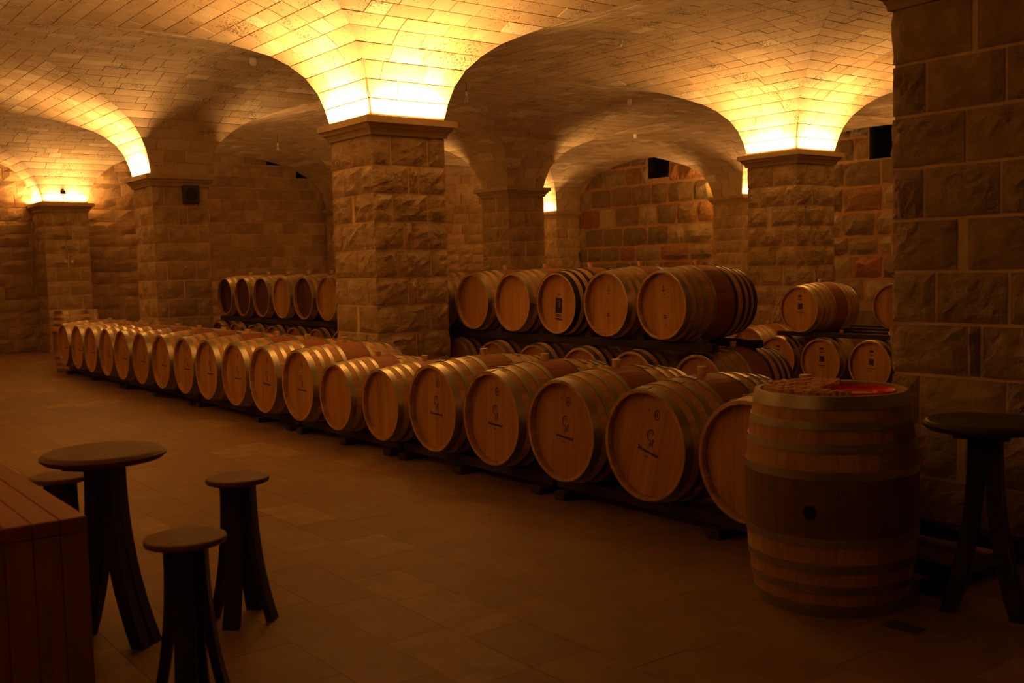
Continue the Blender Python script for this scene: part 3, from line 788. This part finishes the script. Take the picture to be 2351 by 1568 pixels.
rack(11.0, 15.1, 'long dark rails carrying the upper rack barrels left of the centre pillar', xs=(5.96, 6.48), zt=.797, rail_h=.065, feet=(), X0r=5.9, X1r=6.6, z0=.72, name='rack_rails')
rack(5.2, 10.3, 'low dark rack under the lower barrels right of the centre pillar', xs=(5.97, 6.48), zt=.142, rail_h=.08, feet=(5.3, 6.7, 8.1, 9.5), X0r=5.9, X1r=6.65)
rack(10.9, 15.2, 'low dark rack under the lower barrels left of the centre pillar', xs=(5.97, 6.48), zt=.142, rail_h=.08, feet=(11.0, 12.4, 13.8, 15.1), X0r=5.9, X1r=6.65)
rack(5.3, 7.5, 'dark rails between the two levels of the small barrel stack', xs=(9.52, 9.98, 10.42, 10.9), zt=.625, rail_h=.05, feet=(), X0r=9.5, X1r=11.0, z0=.57, name='rack_rails')

# ------------------------------------------------------------------ stave-legged stools and bar tables
def stave_leg(root, top, foot, h, wd, th, ang, mat=M_STOOLLEG):
    """curved barrel stave: straight under the seat, sweeping outwards to the floor"""
    top, foot = np.array(top), np.array(foot); n = 9; V = []
    t = np.array([-math.sin(ang), math.cos(ang)]); r = np.array([math.cos(ang), math.sin(ang)])
    for k in range(n + 1):
        s = k / n; c = top + (foot - top) * (s ** 2.3); z = h * (1 - s)
        for a, b_ in ((-1, -1), (1, -1), (1, 1), (-1, 1)):
            q = c + t * a * wd / 2 + r * b_ * th / 2; V.append((q[0], q[1], z))
    F = [(3, 2, 1, 0), tuple(range(4 * n, 4 * n + 4))]
    for k in range(n):
        for q in range(4): F.append((4 * k + q, 4 * k + (q + 1) % 4, 4 * k + 4 + (q + 1) % 4, 4 * k + 4 + q))
    F = [tuple(reversed(f)) for f in F]
    mk('leg', V, F, mat, root)
def stool(x, y, h, dia, label, rot=0.0):
    root = empty('stave_stool', (x, y, 0), rot); tag(root, label, 'stool', 'bar stools made of barrel staves')
    r = dia / 2
    MB().lathe([(r - .012, h - .024), (r - .002, h - .020), (r, h - .012), (r - .002, h - .003), (r - .008, h)], 40).build('seat', M_STOOLTOP, root)
    for k in range(4):
        a = PI / 4 + k * PI / 2
        stave_leg(root, (.050 * math.cos(a), .050 * math.sin(a)), (.125 * math.cos(a), .125 * math.sin(a)), h - .024, .066, .028, a)
    return root
stool(1.62, 4.00, .595, .254, 'round-topped stave stool standing alone right of the bar table')
stool(1.115, 3.20, .595, .257, 'nearest stave stool, its round brown seat in front at the bottom edge', rot=.25)
stool(1.075, 4.57, .595, .243, 'stave stool behind the left bar table, partly hidden by the timber counter', rot=.5)
def bar_table(x, y, h, dia, d, label, mat_top, sp=.15, pw=.035):
    root = empty('bar_table', (x, y, 0)); tag(root, label, 'table', 'round bar tables with stave legs')
    r = dia / 2
    MB().lathe([(r - .06, h - .042), (r - .02, h - .036), (r - .002, h - .022), (r, h - .014), (r - .012, h - .004), (r - .02, h)], 56).build('table_top', mat_top, root)
    d = np.array(d) / np.linalg.norm(d); p = np.array([-d[1], d[0]])
    for s in (-1, 1):
        c = p * s * .10
        MB().box(-.1, .1, -.016, .016, h - .062, h - .040).build('batten', M_STOOLLEG, root).matrix_local = Matrix.Translation((c[0], c[1], 0)) @ Matrix.Rotation(math.atan2(d[1], d[0]), 4, 'Z')
    for s in (-1, 1):
        for q in (-1, 1):
            tp = d * s * .030 + p * q * .025; ft = d * s * sp + p * q * pw
            stave_leg(root, tp, ft, h - .042, .049, .056, math.atan2(d[1], d[0]) + (PI if s < 0 else 0))
    return root
bar_table(1.125, 4.09, .755, .465, (.6, -.8), 'round bar table with brown top beside the timber counter, left foreground', M_STOOLTOP)
bar_table(3.92, 2.075, .775, .47, (.33, -.94), 'dark round bar table at the right edge behind the upright barrel', M_TABLER, .13, .052)

# ------------------------------------------------------------------ timber counter, left foreground
ct = empty('timber_counter', (.45, 4.2, 0)); tag(ct, 'red-brown timber counter block clad in planks, left foreground corner', 'counter')
hC = .70; xe = [.832 - .0775 * k for k in range(10)]
for k in range(9):
    xa, xb = xe[k + 1] + .001, xe[k] - .001
    MB().box(xa - .45, xb - .45, 3.24 - 4.2, 5.6 - 4.2, hC - .045, hC, .0025).build('top_plank', M_COUNTER, ct)
    MB().box(xa - .45, xb - .45, 3.242 - 4.2, 3.285 - 4.2, 0, hC - .046, .0025).build('front_plank', M_COUNTERV, ct)
for k in range(24):
    ya = 3.286 + k * .096
    MB().box(.788 - .45, .830 - .45, ya + .001 - 4.2, ya + .095 - 4.2, 0, hC - .046, .0025).build('side_plank', M_COUNTERV, ct)

# ------------------------------------------------------------------ corks and tray on the upright barrel
bx, by, ztop = 3.66, 2.61, .885
zhead = ztop - .037
ckm = MB().lathe([(.0108, 0), (.0118, .002), (.0118, .043), (.0108, .045)], 10); me_c = P1.mesh('cork', ckm.v, ckm.f, M_CORK)
R = random.Random(9); nck = 0
vx, vy = bx / math.hypot(bx, by), by / math.hypot(bx, by)         # away from the camera
rx_, ry_ = vy, -vx                                               # to the right
cl = 'wine cork standing on end among the corks on the upright barrel'
TR = (.118, -.085, .138)                                          # tray: right, away, radius
row = 0; v = -.27
while v < .27:
    u = -.27 + (.0125 if row % 2 else 0)
    while u < .27:
        if math.hypot(u, v) < .268 and math.hypot(u - TR[0], v - TR[1]) > TR[2] + .016 and u < .035 + .35 * max(0, -v - .1) and nck < 300:
            o = link('wine_cork', me_c); uu, vv = u + R.uniform(-.001, .001), v + R.uniform(-.001, .001)
            o.location = (bx + rx_ * uu + vx * vv, by + ry_ * uu + vy * vv, zhead + .0005); o.rotation_euler = (0, 0, R.uniform(0, 6))
            o.scale = (1, 1, R.uniform(1.0, 1.22)); tag(o, cl, 'cork', 'corks standing on the upright barrel'); nck += 1
        u += .0250
    v += .0218; row += 1
tr = empty('round_tray', (bx + rx_ * TR[0] + vx * TR[1], by + ry_ * TR[0] + vy * TR[1], zhead)); tag(tr, 'bright red round tray lying on the upright barrel beside the corks', 'tray')
r = TR[2]
MB().lathe([(r - .02, .0), (r - .004, .020), (r, .042), (r - .005, .043), (r - .010, .030), (r - .030, .026), (.072, .026), (.070, .034), (.066, .034), (.064, .026), (.01, .026)], 48).build('tray_body', M_RED, tr, True)
MB().lathe([(.060, .0262), (.060, .0275)], 32).build('tray_centre', M_CORK, tr)

# ------------------------------------------------------------------ bulbs and small fittings
def bulb(x, y, zb, zt, label):
    root = empty('pendant_bulb', (x, y, zb)); tag(root, label, 'light bulb', 'unlit bulbs hanging under the vault')
    prof = [(.004, 0), (.018, .003), (.028, .014), (.031, .030), (.028, .048), (.019, .072), (.014, .090), (.0135, .104)]
    MB().lathe(prof, 20).build('glass', M_GLASS, root, True)
    MB().lathe([(.016, .102), (.017, .106), (.017, .150), (.010, .160)], 16).build('socket', M_WHITE, root)
    MB().lathe([(.004, .158), (.004, zt - zb + .01)], 8).build('cord', M_LABEL, root)
zcr = ZC + 1.42 * .835
for (i, j, zb, lab) in ((.5, -.5, 3.735, 'unlit clear bulb hanging at the top edge near the right pillar'), (.5, .5, 3.75, 'unlit clear bulb hanging just right of the centre pillar arch'), (.5, 1.5, 3.72, 'unlit clear bulb hanging left of the centre pillar over the far wall')):
    bulb(X0 + i * SX, Y0 + j * SY, zb, zcr - .005, lab)
for (i, j, lab) in ((.5, 0, 'tiny white ceiling fitting between the centre and right pillar arches'), (0, .5, 'tiny white ceiling fitting left of the centre pillar arch'), (1, .5, 'tiny white ceiling fitting above the arch left of the right pillar'), (1.5, 1, 'tiny white ceiling fitting above the lunette of the rubble wall')):
    f = empty('ceiling_fitting', (X0 + i * SX, Y0 + j * SY, zcr - .05)); tag(f, lab, 'ceiling light', 'white fittings on the vault')
    MB().lathe([(.025, -.035), (.042, -.01), (.044, .052)], 18).build('fitting_body', M_WHITE, f)
# dark square box under the capital of the left pillar
p = np.array(on_y(435, 447, Y0 + SY - HP))
bxo = empty('vent_box', (p[0], Y0 + SY - HP - .10, p[2] - .13)); tag(bxo, 'dark grey square box under the capital of the left pillar', 'box')
MB().box(-.115, .115, 0, .10, 0, .26, .012).build('box_body', M_GREY, bxo)
gm = MB().lathe([(.085, 0), (.085, .008), (.06, .012), (.02, .012)], 24); go = mk('round_grille', gm.v, gm.f, M_LABEL, bxo); go.matrix_local = Matrix.Translation((0, .002, .13)) @ Matrix.Rotation(PI / 2, 4, 'X')
# conduit with twin sockets on the far left pillar
yN = Y0 + 2 * SY - HP
p0, p1 = np.array(on_y(150, 498, yN)), np.array(on_y(153, 598, yN))
cd = empty('wall_conduit', (p1[0], yN - .045, p1[2])); tag(cd, 'thin vertical conduit ending in twin white sockets on the far left pillar', 'conduit')
MB().lathe([(.012, 0), (.012, p0[2] - p1[2])], 10).build('pipe', M_CAPITAL, cd)
for dx in (-.03, .09): MB().box(dx - .025, dx + .025, -.02, .02, -.05, .01, .008).build('socket', M_WHITE, cd)
# small dark floodlight on the capital of that pillar
p = np.array(on_y(142, 438, yN))
fl_ = empty('floodlight', (p[0], yN - .07, ZC)); tag(fl_, 'small dark lamp on the capital of the far left pillar, in the glow', 'lamp')
MB().box(-.05, .05, -.02, .02, .16, .23, .008).build('lamp_body', M_GREY, fl_); MB().box(-.008, .008, -.008, .008, 0, .165).build('bracket', M_GREY, fl_)
# flat dark piece on the floor right of the upright barrel
pz = FWD + RGT * (2075 - 1175.5) / CAM_F - UPV * (1441 - 784) / CAM_F; pz = pz * (-CAM_H / pz[2])
o = MB().box(-.07, .07, -.035, .035, 0, .006, .002).build('drain_cover', M_GREY); o.location = (pz[0], pz[1], .001); o.rotation_euler = (0, 0, PI / 2)
tag(o, 'small dark flat cover on the floor between the upright barrel and right table', 'drain cover')
